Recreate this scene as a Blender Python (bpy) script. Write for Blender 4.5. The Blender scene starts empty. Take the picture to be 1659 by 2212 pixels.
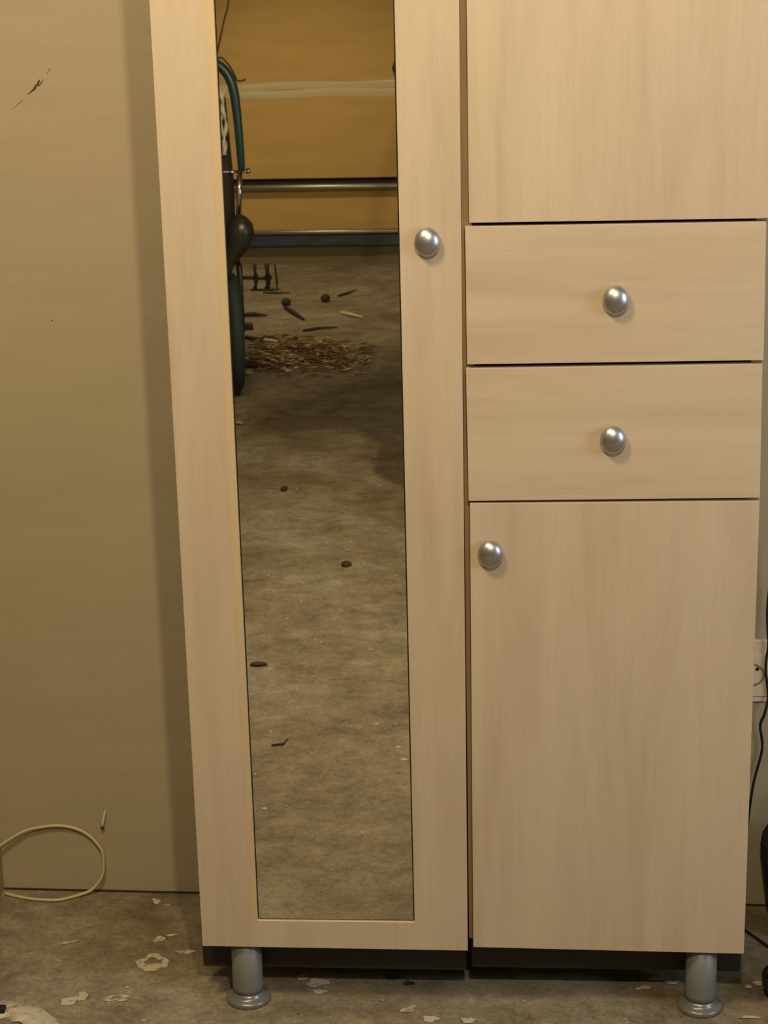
import bpy, bmesh, math, random
from mathutils import Vector, Matrix
random.seed(7)
C = bpy.context.scene.collection
S = bpy.context.scene

# ------------------------------------------------------------------ camera
F_PX = 4000.0
cam_d = bpy.data.cameras.new('camera'); cam = bpy.data.objects.new('camera', cam_d); C.objects.link(cam)
cam_d.sensor_fit = 'VERTICAL'; cam_d.sensor_height = 24.0; cam_d.lens = F_PX / 2212.0 * 24.0
cam_d.clip_start = 0.04; cam_d.clip_end = 60
_r = Vector((0.997254, 0.070478, -0.022751)); _u = Vector((0.001573, 0.286965, 0.95794)); _f = Vector((-0.074043, 0.955345, -0.286066))
cam.matrix_world = Matrix(((_r.x, _u.x, -_f.x, 0.54033), (_r.y, _u.y, -_f.y, -2.76718), (_r.z, _u.z, -_f.z, 1.5966), (0, 0, 0, 1)))
S.camera = cam

# ------------------------------------------------------------------ world, lights, exposure
w = bpy.data.worlds.new('world'); S.world = w; w.use_nodes = True
w.node_tree.nodes['Background'].inputs[0].default_value = (0.55, 0.70, 1.0, 1)
w.node_tree.nodes['Background'].inputs[1].default_value = 1.0
S.view_settings.view_transform = 'Standard'; S.view_settings.look = 'None'
S.view_settings.gamma = 1.0; S.view_settings.use_curve_mapping = False
S.view_settings.exposure = 0.05
LAMP_NEAR = (0.66, -2.12, 2.36)      # bulb hanging between the photographer and the cabinets
LAMP_FILL = (-0.30, -1.20, 2.70)      # unseen lamp added at the left to fill the wardrobe's shadow on the wall
WARM = (1.0, 0.83, 0.55)
P_NEAR, P_FILL, P_WIN, P_DEEP = 100.0, 108.0, 28.0, 150.0
def light(name, kind, loc, power, col, **k):
    l = bpy.data.lights.new(name, kind); l.energy = power; l.color = col
    for a, v in k.items(): setattr(l, a, v)
    o = bpy.data.objects.new(name, l); C.objects.link(o); o.location = loc; return o
light('near_lamp_light', 'POINT', LAMP_NEAR, P_NEAR, WARM, shadow_soft_size=0.04)
light('left_fill_light', 'POINT', LAMP_FILL, P_FILL, WARM, shadow_soft_size=0.22)
DEEP = Vector((-1.2, -6.3, 2.70)); o = light('deep_fill_light', 'SPOT', DEEP, P_DEEP, WARM, shadow_soft_size=0.10, spot_size=math.radians(84), spot_blend=.8)  # unseen spot added to brighten the far end of the room
o.rotation_euler = (Vector((-.55, -7.25, -.12)) - DEEP).to_track_quat('-Z', 'Y').to_euler()
o = light('window_daylight', 'AREA', (2.92, -1.25, 1.45), P_WIN, (0.62, 0.78, 1.0), shape='RECTANGLE', size=1.15, size_y=1.1)
o.rotation_euler = (0, math.radians(90), 0)

ZF = -0.12           # floor level (door bottoms are z = 0)
CEIL = 2.92

# ------------------------------------------------------------------ materials
def mat(name, col=(.5, .5, .5), rough=.5, metal=0.0, **k):
    m = bpy.data.materials.new(name); m.use_nodes = True
    b = m.node_tree.nodes['Principled BSDF']
    b.inputs['Base Color'].default_value = (*col, 1); b.inputs['Roughness'].default_value = rough
    b.inputs['Metallic'].default_value = metal
    for a, v in k.items(): b.inputs[a.replace('_', ' ')].default_value = v
    return m
def N(m, t): return m.node_tree.nodes.new(t)
def L(m, a, b): m.node_tree.links.new(a, b)
def coords(m, scale, rot=(0, 0, 0)):
    tc = N(m, 'ShaderNodeTexCoord'); mp = N(m, 'ShaderNodeMapping')
    mp.inputs['Scale'].default_value = scale; mp.inputs['Rotation'].default_value = rot
    g = N(m, 'ShaderNodeNewGeometry'); L(m, g.outputs['Position'], mp.inputs['Vector']); return mp.outputs[0]
def noise(m, vec, scale, detail=4, rough=.55, dist=0.0):
    n = N(m, 'ShaderNodeTexNoise'); n.inputs['Scale'].default_value = scale; n.inputs['Detail'].default_value = detail
    n.inputs['Roughness'].default_value = rough; n.inputs['Distortion'].default_value = dist
    L(m, vec, n.inputs['Vector']); return n.outputs['Fac']
def ramp(m, fac, stops):
    r = N(m, 'ShaderNodeValToRGB'); e = r.color_ramp.elements
    while len(e) < len(stops): e.new(0.5)
    for i, (p, c) in enumerate(stops):
        e[i].position = p; e[i].color = (*c, 1) if len(c) == 3 else c
    L(m, fac, r.inputs[0]); return r.outputs[0]
def mix(m, a, b, fac, mode='MIX'):
    x = N(m, 'ShaderNodeMix'); x.data_type = 'RGBA'; x.blend_type = mode
    for s, v in ((6, a), (7, b), (0, fac)):
        if hasattr(v, 'links') or hasattr(v, 'is_linked'): L(m, v, x.inputs[s])
        else: x.inputs[s].default_value = v if isinstance(v, (int, float)) else (*v, 1)
    return x.outputs[2]
def bump(m, fac, strength, dist=0.001):
    b = N(m, 'ShaderNodeBump'); b.inputs['Strength'].default_value = strength; b.inputs['Distance'].default_value = dist
    L(m, fac, b.inputs['Height']); L(m, b.outputs[0], m.node_tree.nodes['Principled BSDF'].inputs['Normal'])
def setc(m, c): L(m, c, m.node_tree.nodes['Principled BSDF'].inputs['Base Color'])

def laminate(name, along, pink=0.5):
    """pale birch laminate, fine grain running along the given axis"""
    m = mat(name, rough=.48)
    sc = (9, 9, 0.9) if along == 'z' else (0.9, 9, 9)
    sf = (90, 90, 5) if along == 'z' else (5, 90, 90)
    v1 = coords(m, sc); v2 = coords(m, sf); v3 = coords(m, (1, 1, 1))
    a = ramp(m, noise(m, v1, 1.6, 6, .6, .9), [(.30, (.505, .396, .270)), (.5, (.560, .448, .312)), (.72, (.598, .486, .344))])
    b = ramp(m, noise(m, v2, 1.5, 3, .6), [(.25, (.82, .82, .82)), (.55, (1, 1, 1)), (.8, (1.0, 1.0, 1.0))])
    c = mix(m, a, b, .38, 'MULTIPLY')
    pk = ramp(m, noise(m, v3, 3.5, 2, .5), [(.35, (1.0, .985, .93)), (.65, (1.0, .955, .985))])
    c = mix(m, c, pk, pink, 'MULTIPLY')
    g = ramp(m, noise(m, v3, 420, 2, .8), [(.3, (.80, .80, .80)), (.7, (1.0, 1.0, 1.0))])
    setc(m, mix(m, c, g, .6, 'MULTIPLY')); bump(m, noise(m, v2, 2, 3), .08, .0004)
    return m
M_doorV = laminate('birch_laminate_upright', 'z')
M_doorH = laminate('birch_laminate_level', 'x')
M_side = mat('birch_carcass_edge', (.36, .235, .12), .6)
setc(M_side, ramp(M_side, noise(M_side, coords(M_side, (30, 30, 2)), 2, 4), [(.3, (.33, .21, .105)), (.7, (.43, .29, .155))]))
M_inner = mat('cabinet_inside', (.30, .21, .12), .7)
M_edge = mat('pale_edge_banding', (.70, .56, .40), .5)
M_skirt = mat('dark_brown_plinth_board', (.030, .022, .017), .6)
M_knob = mat('satin_silver_knob', (.50, .50, .51), .36, .94)
M_leg = mat('grey_painted_steel', (.20, .195, .18), .42, .15)
M_flange = mat('satin_steel_flange', (.21, .20, .185), .30, .35)
M_mirror = mat('mirror_silvering', (.90, .88, .80), .012, 1.0)
M_glass_edge = mat('dark_mirror_edge', (.035, .04, .028), .3)

M_wall = mat('beige_painted_wall', rough=.85)
_v = coords(M_wall, (1, 1, 1))
_a = ramp(M_wall, noise(M_wall, _v, 1.7, 3), [(.3, (.405, .345, .215)), (.7, (.435, .355, .240))])
_b = ramp(M_wall, noise(M_wall, _v, 380, 3, .8), [(.25, (.80, .80, .80)), (.75, (1, 1, 1))])
_c = ramp(M_wall, noise(M_wall, coords(M_wall, (1, 1, 7)), 4, 4, .6), [(.3, (.94, .94, .93)), (.65, (1, 1, 1))])
setc(M_wall, mix(M_wall, mix(M_wall, _a, _b, .6, 'MULTIPLY'), _c, 1.0, 'MULTIPLY')); bump(M_wall, noise(M_wall, _v, 160, 3), .12, .001)
M_ceil = mat('dark_ceiling_boards', (.17, .14, .10), .9)
M_wall2 = mat('bare_grey_render', (.21, .185, .14), .9)

M_floor = mat('worn_concrete_floor', rough=.8)
_v = coords(M_floor, (1, 1, 1)); _vx = coords(M_floor, (0.9, 1.15, 1), (0, 0, .35))
_a = ramp(M_floor, noise(M_floor, _v, 2.3, 6, .6, .4), [(.32, (.160, .120, .070)), (.5, (.232, .187, .118)), (.68, (.305, .266, .190))])
_b = ramp(M_floor, noise(M_floor, _vx, 13, 10, .80, .35), [(.32, (.46, .44, .40)), (.47, (.86, .86, .84)), (.64, (1.38, 1.38, 1.34))])
_c = ramp(M_floor, noise(M_floor, _v, 120, 4, .8), [(.30, (.55, .54, .52)), (.55, (1, 1, 1)), (.75, (1.18, 1.18, 1.18))])
_d = mix(M_floor, mix(M_floor, _a, _b, .9, 'MULTIPLY'), _c, .8, 'MULTIPLY')
_sp = ramp(M_floor, noise(M_floor, _v, 38, 2, .5), [(.735, (0, 0, 0)), (.755, (1, 1, 1))])
_d = mix(M_floor, _d, (.42, .37, .27), _sp)
_dk = ramp(M_floor, noise(M_floor, coords(M_floor, (1.0, 2.2, 1), (0, 0, 1.1)), 26, 2, .5), [(.20, (1, 1, 1)), (.22, (0, 0, 0))])
setc(M_floor, mix(M_floor, _d, (.045, .032, .018), _dk))
bump(M_floor, noise(M_floor, _vx, 30, 8, .7), .5, .004)

M_card = mat('brown_cardboard', rough=.75)
setc(M_card, ramp(M_card, noise(M_card, coords(M_card, (1, 1, 6)), 2.5, 3), [(.3, (.47, .29, .085)), (.7, (.53, .335, .105))]))
M_tape = mat('clear_packing_tape', (.56, .47, .27), .14)
bump(M_tape, noise(M_tape, coords(M_tape, (2, 2, 30)), 3, 4), .35, .003)
M_tube = mat('grey_metal_tube', (.30, .27, .20), .35, .7)
M_blue = mat('dark_blue_painted_beam', (.030, .040, .055), .5)
setc(M_blue, ramp(M_blue, noise(M_blue, coords(M_blue, (1, 1, 3)), 7, 4), [(.35, (.028, .028, .030)), (.6, (.040, .060, .095)), (.8, (.10, .14, .20))]))
M_teal = mat('teal_enamel', (.008, .048, .050), .35)
M_tyre = mat('dark_teal_rubber', (.022, .040, .038), .75)
M_black = mat('black_plastic', (.012, .011, .010), .45)
M_dkmetal = mat('dark_iron', (.030, .020, .012), .5, .5)
M_chrome = mat('chrome', (.80, .78, .72), .10, 1.0)
M_lampsh = mat('grey_lamp_shell', (.05, .048, .040), .3, .3)
M_bag = mat('dark_purple_brown_cloth', (.040, .026, .022), .9)
M_film = mat('crumpled_pale_plastic', (.62, .56, .40), .25)
M_white = mat('white_plastic', (.62, .56, .44), .4)
M_sock = mat('cream_socket_plastic', (.66, .56, .40), .4)
M_cord = mat('cream_cord_sheath', (.52, .44, .26), .55)
M_paint = mat('dried_cream_paint', rough=.8)
setc(M_paint, ramp(M_paint, noise(M_paint, coords(M_paint, (1, 1, 1)), 90, 4, .7), [(.38, (.24, .19, .115)), (.50, (.52, .45, .32))]))
M_purple = mat('purple_stain', (.075, .045, .06), .8)
M_straw = mat('pale_wood_shaving', (.62, .48, .24), .6)
M_straw2 = mat('brown_wood_shaving', (.22, .135, .055), .8)
M_stick = mat('dark_bark', (.035, .022, .010), .8)
M_yell = mat('yellow_leaf', (.42, .33, .06), .6)
M_skin = mat('skin', (.42, .24, .15), .5, Subsurface_Weight=0.05)
M_hair = mat('dark_brown_hair', (.020, .012, .008), .6)
M_jacket = mat('dark_brown_jacket', (.030, .016, .010), .85)
M_jeans = mat('dark_denim', (.020, .026, .045), .85)
M_eye = mat('eye_white', (.7, .68, .62), .2)
M_iris = mat('brown_iris', (.03, .015, .008), .2)
M_lip = mat('lips', (.32, .12, .09), .5)
M_glow = mat('lit_lamp_globe', (.9, .85, .7), .4)
_g = M_glow.node_tree.nodes['Principled BSDF']
_g.inputs['Emission Color'].default_value = (1.0, .78, .50, 1); _g.inputs['Emission Strength'].default_value = 22.0
M_pane = mat('bright_window_pane', (.8, .85, .9), .2)
_g = M_pane.node_tree.nodes['Principled BSDF']
_g.inputs['Emission Color'].default_value = (.55, .75, 1.0, 1); _g.inputs['Emission Strength'].default_value = 1.6

# ------------------------------------------------------------------ mesh helpers
def new_bm(): return bmesh.new()
def add_box(bm, x0, x1, y0, y1, z0, z1):
    v = [bm.verts.new((x, y, z)) for z in (z0, z1) for y in (y0, y1) for x in (x0, x1)]
    for f in ((0, 1, 5, 4), (2, 6, 7, 3), (0, 4, 6, 2), (1, 3, 7, 5), (0, 2, 3, 1), (4, 5, 7, 6)):
        bm.faces.new([v[i] for i in f])
    return v
def add_quadslab(bm, pts, y0, y1):
    """pts: four (x,z) corners, slab from y0 (front) to y1"""
    a = [bm.verts.new((x, y0, z)) for x, z in pts]; b = [bm.verts.new((x, y1, z)) for x, z in pts]
    n = len(pts); bm.faces.new(a); bm.faces.new(b[::-1])
    for i in range(n): bm.faces.new((a[i], b[i], b[(i + 1) % n], a[(i + 1) % n]))
def catmull(P, n=6):
    P = [Vector(p) for p in P]
    if len(P) < 3: return P
    Q = [P[0] * 2 - P[1]] + P + [P[-1] * 2 - P[-2]]; out = []
    for i in range(1, len(Q) - 2):
        for k in range(n):
            t = k / n; a, b, c, d = Q[i - 1:i + 3]
            out.append(.5 * ((2 * b) + (c - a) * t + (2 * a - 5 * b + 4 * c - d) * t * t + (3 * b - a - 3 * c + d) * t ** 3))
    out.append(P[-1]); return out
def add_tube(bm, pts, r, seg=10, closed=False):
    pts = [Vector(p) for p in pts]; n = len(pts)
    rs = r if isinstance(r, (list, tuple)) else [r] * n
    rings = []; prev = None
    for i, p in enumerate(pts):
        if closed: t = (pts[(i + 1) % n] - pts[i - 1]).normalized()
        else: t = (pts[min(i + 1, n - 1)] - pts[max(i - 1, 0)]).normalized()
        if prev is None:
            up = Vector((0, 0, 1)) if abs(t.z) < .9 else Vector((1, 0, 0)); a = t.cross(up).normalized()
        else: a = (prev - t * prev.dot(t)).normalized()
        prev = a; b = t.cross(a)
        rings.append([bm.verts.new(p + (a * math.cos(q) + b * math.sin(q)) * rs[i]) for q in [2 * math.pi * k / seg for k in range(seg)]])
    m = n if closed else n - 1
    for i in range(m):
        A, B = rings[i], rings[(i + 1) % n]
        for k in range(seg): bm.faces.new((A[k], A[(k + 1) % seg], B[(k + 1) % seg], B[k]))
    if not closed: bm.faces.new(rings[0][::-1]); bm.faces.new(rings[-1])
def add_lathe(bm, prof, origin, axis='z', seg=32):
    """prof: list of (radius, height along axis)"""
    o = Vector(origin); rings = []
    def P(r, h, q):
        c, s = r * math.cos(q), r * math.sin(q)
        return o + (Vector((c, s, h)) if axis == 'z' else Vector((c, h, s)) if axis == 'y' else Vector((h, c, s)))
    for r, h in prof:
        if r < 1e-6: rings.append([bm.verts.new(P(0, h, 0))])
        else: rings.append([bm.verts.new(P(r, h, 2 * math.pi * k / seg)) for k in range(seg)])
    for A, B in zip(rings, rings[1:]):
        for k in range(seg):
            k2 = (k + 1) % seg
            if len(A) == 1 and len(B) == 1: continue
            if len(A) == 1: bm.faces.new((A[0], B[k2], B[k]))
            elif len(B) == 1: bm.faces.new((A[k], A[k2], B[0]))
            else: bm.faces.new((A[k], A[k2], B[k2], B[k]))
    if len(rings[0]) > 1: bm.faces.new(rings[0][::-1])
    if len(rings[-1]) > 1: bm.faces.new(rings[-1])
def add_ell(bm, c, r, seg=20, rings=12, rot=None):
    M = Matrix.Translation(Vector(c)) @ (rot.to_4x4() if rot else Matrix.Identity(4)) @ Matrix.Diagonal((*r, 1))
    bmesh.ops.create_uvsphere(bm, u_segments=seg, v_segments=rings, radius=1, matrix=M)
def obj(name, bm, m, parent=None, smooth=False, bevel=0.0):
    bmesh.ops.recalc_face_normals(bm, faces=bm.faces)
    me = bpy.data.meshes.new(name); bm.to_mesh(me); bm.free()
    me.materials.append(m)
    if smooth: me.shade_smooth()
    o = bpy.data.objects.new(name, me); C.objects.link(o)
    if parent: o.parent = parent
    if parent and parent.type == 'EMPTY' or (parent and parent.location.length > 0):
        o.matrix_parent_inverse = Matrix.Identity(4)
    if bevel:
        b = o.modifiers.new('bevel', 'BEVEL'); b.width = bevel; b.segments = 2; b.limit_method = 'ANGLE'; b.angle_limit = .6
    return o
def tag(o, label=None, cat=None, group=None, kind=None):
    if label: o['label'] = label
    if cat: o['category'] = cat
    if group: o['group'] = group
    if kind: o['kind'] = kind
    return o
def thing(name, label, cat, loc=(0, 0, 0), group=None):
    o = bpy.data.objects.new(name, None); C.objects.link(o); o.location = loc; o.empty_display_size = .05
    return tag(o, label, cat, group)
def shift(bm, loc):
    bmesh.ops.translate(bm, verts=bm.verts, vec=-Vector(loc)); return bm
def part(name, bm, m, root, label=None, **k):
    """bm is in world coordinates; root is an unrotated thing (or part) whose world location is known"""
    loc = Vector((0, 0, 0)); r = root
    while r: loc += r.location; r = r.parent
    o = obj(name, shift(bm, loc), m, root, **k)
    if label: o['label'] = label
    return o
def box_part(name, m, root, *b, label=None, bevel=0.0):
    bm = new_bm(); add_box(bm, *b); return part(name, bm, m, root, label, bevel=bevel)

# ------------------------------------------------------------------ room
def struct(name, m, *boxes, parent=None):
    bm = new_bm()
    for b in boxes: add_box(bm, *b)
    o = obj(name, bm, m, parent)
    if not parent: tag(o, kind='structure')
    return o
XL, XR, YB = -2.9, 2.9, -8.62
fl = struct('floor', M_floor, (XL - .1, XR + .1, YB - .1, .6, ZF - .1, ZF))
struct('ceiling', M_ceil, (XL - .1, XR + .1, YB - .1, .6, CEIL, CEIL + .1))
bm = new_bm()       # back wall, very slightly out of parallel with the cabinets as in the photo
def wy(x): return .4045 - .0167 * x
v = [bm.verts.new(p) for p in [(x, wy(x) + d, z) for z in (ZF - .05, CEIL + .05) for (x, d) in ((XL - .1, 0), (XR + .1, 0), (XR + .1, .12), (XL - .1, .12))]]
for f in ((0, 1, 5, 4), (1, 2, 6, 5), (2, 3, 7, 6), (3, 0, 4, 7), (0, 3, 2, 1), (4, 5, 6, 7)): bm.faces.new([v[i] for i in f])
tag(obj('wall_back', bm, M_wall), kind='structure')
struct('wall_far', M_wall2, (XL - .1, XR + .1, YB - .12, YB, ZF - .05, CEIL + .05))
struct('wall_left', M_wall2, (XL - .12, XL, YB, .42, ZF - .05, CEIL + .05))
struct('wall_return', M_wall, (-.66, -.464, .135, .43, ZF - .02, CEIL + .02))
# right wall with the window opening
WY0, WY1, WZ0, WZ1 = -1.85, -.65, .88, 2.0
struct('wall_right', M_wall2, (XR, XR + .12, YB, WY0, ZF - .05, CEIL + .05), (XR, XR + .12, WY1, .45, ZF - .05, CEIL + .05),
       (XR, XR + .12, WY0, WY1, ZF - .05, WZ0), (XR, XR + .12, WY0, WY1, WZ1, CEIL + .05))
wn = bpy.data.objects.new('window_1', None); C.objects.link(wn); wn.location = (XR + .06, -1.25, WZ0); tag(wn, kind='structure')
bm = new_bm()
for b in ((XR + .03, XR + .09, WY0, WY0 + .05, WZ0, WZ1), (XR + .03, XR + .09, WY1 - .05, WY1, WZ0, WZ1),
          (XR + .03, XR + .09, WY0, WY1, WZ0, WZ0 + .05), (XR + .03, XR + .09, WY0, WY1, WZ1 - .05, WZ1), (XR + .03, XR + .09, -1.27, -1.23, WZ0, WZ1)): add_box(bm, *b)
part('window_frame', bm, M_white, wn)
for a, b in ((WY0 + .05, -1.27), (-1.23, WY1 - .05)):
    box_part('pane', M_pane, wn, XR + .055, XR + .062, a, b, WZ0 + .05, WZ1 - .05)
# thin dark joint along the foot of the back wall
bm = new_bm()
v = [bm.verts.new((x, wy(x) - d, z)) for z in (ZF - .001, ZF + .0035) for (x, d) in ((-.464, .0025), (1.6, .0025), (1.6, -.001), (-.464, -.001))]
for f in ((0, 1, 5, 4), (1, 2, 6, 5), (2, 3, 7, 6), (3, 0, 4, 7), (4, 5, 6, 7)): bm.faces.new([v[i] for i in f])
tag(obj('baseboard_back', bm, mat('dark_floor_joint', (.03, .022, .012), .9)), kind='structure')

# dried paint marks on the floor (flat marks, children of the floor)
NB = 0
def blob(cx, cy, rx, ry, rot=0, hole=0.0, name='paint_mark', m=M_paint, jag=.3, n=26, label=None):
    bm = new_bm(); out = []; inn = []
    global NB; NB += 1
    ph = random.random() * 9
    for k in range(n):
        a = 2 * math.pi * k / n
        j = 1 + jag * (.5 * math.sin(3 * a + ph) + .35 * math.sin(5 * a + 2 * ph) + .5 * (random.random() - .5))
        def P(s):
            x, y = rx * s * math.cos(a), ry * s * math.sin(a)
            return bm.verts.new((cx + x * math.cos(rot) - y * math.sin(rot), cy + x * math.sin(rot) + y * math.cos(rot), ZF + .0006 + .00006 * NB))
        out.append(P(j))
        if hole: inn.append(P(j * hole * (1 + .35 * (random.random() - .5))))
    if hole:
        for k in range(n): bm.faces.new((out[k], out[(k + 1) % n], inn[(k + 1) % n], inn[k]))
    else: bm.faces.new(out)
    o = obj(name, bm, m, fl)
    if label: o['label'] = label
    return o
blob(-.121, .150, .030, .024, 0, .55, label='ring-shaped splash of dried cream paint')
blob(-.118, .131, .022, .012, .3)
blob(-.157, .372, .007, .012, .4); blob(-.125, .229, .012, .010, .5); blob(-.105, .245, .010, .004, .2); blob(-.068, .185, .018, .007, .1)
blob(-.289, .213, .020, .004, .45); blob(-.237, .016, .022, .012, .5); blob(-.222, .032, .008, .014, .3)
blob(-.163, .027, .022, .008, .35, .5); blob(-.150, .020, .009, .004, .2); blob(-.150, .062, .004, .003)
blob(.183, .088, .020, .013, .2, .0); blob(.190, .058, .014, .007, .1); blob(.155, .100, .010, .005, .2)
blob(.386, -.022, .013, .010, .1); blob(.450, -.024, .012, .009, .2); blob(.345, .005, .012, .007, .2); blob(.300, .035, .004, .004)
blob(.315, .110, .011, .009, .2, 0, 'stain', M_purple, label='small purple stain'); blob(.343, .091, .010, .007, .2, 0, 'stain', M_stick)
blob(.749, .088, .014, .006, .3); blob(.930, .098, .006, .006, 0); blob(.948, .110, .009, .008, .4); blob(.920, .001, .020, .004, 0)
blob(.800, .108, .014, .006, .1); blob(.775, .118, .020, .004, .1)

# ------------------------------------------------------------------ knob
def knob(root, x, z, y0=0.0):
    bm = new_bm()
    prof = [(.0120, 0), (.0115, -.002)]
    for k in range(15):
        a = -math.pi / 2 + math.pi * k / 14
        r = .0196 * math.cos(a); h = -.0075 - .0125 * math.sin(a)
        if a < 0: h = -.0075 - .0055 * math.sin(a)
        if k == 0: continue
        prof.append((max(r, 0.0) if k < 14 else 0.0, h))
    add_lathe(bm, prof, (x, y0, z), 'y', 40)
    for v_ in bm.verts: v_.co.z = z + (v_.co.z - z) * 1.13
    return part('knob', bm, M_knob, root, 'satin silver dome knob', smooth=True)

# ------------------------------------------------------------------ legs
def leg(root, x, y, top):
    bm = new_bm()
    add_lathe(bm, [(.0262, top - ZF), (.0262, .045), (.0262, .030), (.0263, .018)], (x, y, ZF), 'z', 40)
    o = part('leg', bm, M_leg, root, smooth=True)
    bm = new_bm()
    add_lathe(bm, [(.0262, .020), (.0272, .0145), (.0300, .0115), (.0355, .0100), (.0378, .0082), (.0386, .0055), (.0384, .0025), (.0375, .0), (.001, 0)], (x, y, ZF), 'z', 40)
    part('foot_flange', bm, M_flange, o, 'rounded steel foot flange', smooth=True)
    return o

def carcass(root, x0, x1, z0, z1, y0=.0195, y1=.375, t=.016):
    box_part('side_panel', M_side, root, x0, x0 + t, y0, y1, z0, z1)
    box_part('side_panel', M_side, root, x1 - t, x1, y0, y1, z0, z1)
    box_part('bottom_panel', M_side, root, x0 + t, x1 - t, y0 + .004, y1, z0 + .004, z0 + .02)
    box_part('top_panel', M_side, root, x0 + t, x1 - t, y0, y1, z1 - .02, z1)
    box_part('back_panel', M_inner, root, x0 + t, x1 - t, y1 - .006, y1, z0 + .02, z1 - .02)

# ------------------------------------------------------------------ left cabinet: tall mirrored door
ZT = 1.92
lc = thing('wardrobe', 'pale birch wardrobe with a tall narrow mirror in its single door', 'cabinet', (.22, .2, ZF))
carcass(lc, -.0035, .4440, .012, ZT)
bm = new_bm(); add_box(bm, -.0135, .4440, .064, .080, -.0768, .011)
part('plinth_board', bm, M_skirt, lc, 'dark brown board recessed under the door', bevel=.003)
for x, y in ((.0685, .034), (.385, .034), (.0685, .33), (.385, .33)): pass
leg(lc, .0688, .034, .012); leg(lc, .40, .330, .012); leg(lc, .0688, .330, .012)
# door frame: outer quad with a rectangular opening
OX0, OX1, OZ0, OZ1 = (.0960, .0947), (.3608, .3578), .0500, 1.86     # mirror opening left/right x at bottom and top
def frame_bm():
    bm = new_bm()
    o = [(-.0004, .0000), (.4492, -.0008), (.4526, ZT + .01), (.0006, ZT + .01)]
    i = [(OX0[0], OZ0), (OX1[0], OZ0 + .0010), (OX1[1], OZ1), (OX0[1], OZ1)]
    y0, y1 = 0.0, .0185
    A = [bm.verts.new((x, y0, z)) for x, z in o]; B = [bm.verts.new((x, y0, z)) for x, z in i]
    A2 = [bm.verts.new((x, y1, z)) for x, z in o]; B2 = [bm.verts.new((x, y1, z)) for x, z in i]
    for k in range(4):
        j = (k + 1) % 4
        bm.faces.new((A[k], A[j], B[j], B[k])); bm.faces.new((A2[k], B2[k], B2[j], A2[j]))
        bm.faces.new((A[k], A2[k], A2[j], A[j])); bm.faces.new((B[k], B[j], B2[j], B2[k]))
    return bm
door = part('door', frame_bm(), M_doorV, lc, 'birch door frame around the mirror', bevel=.0008)
# slim bevelled strip by the mirror, warm reflected glow painted as yellower colour
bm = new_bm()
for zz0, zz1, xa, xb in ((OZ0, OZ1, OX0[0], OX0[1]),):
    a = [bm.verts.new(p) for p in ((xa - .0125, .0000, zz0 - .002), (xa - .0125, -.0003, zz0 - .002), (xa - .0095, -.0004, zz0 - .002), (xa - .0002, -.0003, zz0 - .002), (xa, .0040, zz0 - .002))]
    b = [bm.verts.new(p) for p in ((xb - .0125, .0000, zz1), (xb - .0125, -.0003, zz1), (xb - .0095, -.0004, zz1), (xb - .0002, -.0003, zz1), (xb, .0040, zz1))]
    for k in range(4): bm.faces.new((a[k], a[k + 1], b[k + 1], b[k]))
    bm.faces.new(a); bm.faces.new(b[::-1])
m_strip = mat('glow_tinted_birch_strip', (.545, .405, .235), .5)
part('edge_strip', bm, m_strip, door, 'strip beside the mirror, coloured slightly yellower for its warm glow')
bm = new_bm()       # mirror pane and the dark rebate round it
e = .0022
add_quadslab(bm, [(OX0[0] + e, OZ0 + e), (OX1[0] - e, OZ0 + .001 + e), (OX1[1] - e, OZ1 - e), (OX0[1] + e, OZ1 - e)], .0040, .0080)
part('mirror', bm, M_mirror, door, 'tall narrow mirror pane')
bm = new_bm()
add_quadslab(bm, [(OX0[0] - .0002, OZ0), (OX1[0] + .0002, OZ0 + .001), (OX1[1] + .0002, OZ1), (OX0[1] - .0002, OZ1)], .0081, .0120)
part('mirror_backing', bm, M_glass_edge, door, 'dark rebate line round the mirror')
knob(door, .4008, 1.1905)

# ------------------------------------------------------------------ right cabinet: door, two drawers, door
rc = thing('drawer_cabinet', 'pale birch cabinet with two drawers between an upper and a lower door', 'cabinet', (.68, .2, ZF))
carcass(rc, .4512, .9040, .012, ZT)
bm = new_bm(); add_box(bm, .4530, .9115, .064, .080, -.0700, .011)
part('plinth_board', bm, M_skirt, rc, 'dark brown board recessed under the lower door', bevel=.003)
leg(rc, .8412, .034, .012); leg(rc, .8412, .330, .012); leg(rc, .51, .330, .012)
def front(name, pts, m, label):
    bm = new_bm(); add_quadslab(bm, pts, 0.0, .0185); return part(name, bm, m, rc, label, bevel=.0008)
ud = front('door', [(.4630, 1.2172), (.9030, 1.2182), (.8995, ZT + .01), (.4622, ZT + .01)], M_doorV, 'plain upper door')
d1 = front('drawer', [(.4580, 1.0022), (.9040, 1.0054), (.9005, 1.2135), (.4569, 1.2118)], M_doorH, 'upper drawer front')
d2 = front('drawer', [(.4582, .7856), (.9060, .7898), (.9026, .9996), (.4562, .9960)], M_doorH, 'lower drawer front')
ld = front('door', [(.4585, .0060), (.9072, .0014), (.9058, .7845), (.4602, .7815)], M_doorV, 'plain lower door')
for z0, z1, d in ((1.02, 1.19, d1), (.80, .98, d2)):       # drawer boxes behind the fronts
    bm = new_bm()
    for b in ((.472, .484, .02, .34, z0, z1 - .03), (.876, .888, .02, .34, z0, z1 - .03), (.484, .876, .33, .34, z0, z1 - .03), (.484, .876, .02, .33, z0, z0 + .008)): add_box(bm, *b)
    part('drawer_box', bm, M_inner, d)
knob(d1, .6814, 1.1000); knob(d2, .6799, .8845); knob(ld, .4916, .7010); knob(ud, .4925, 1.72)

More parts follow.
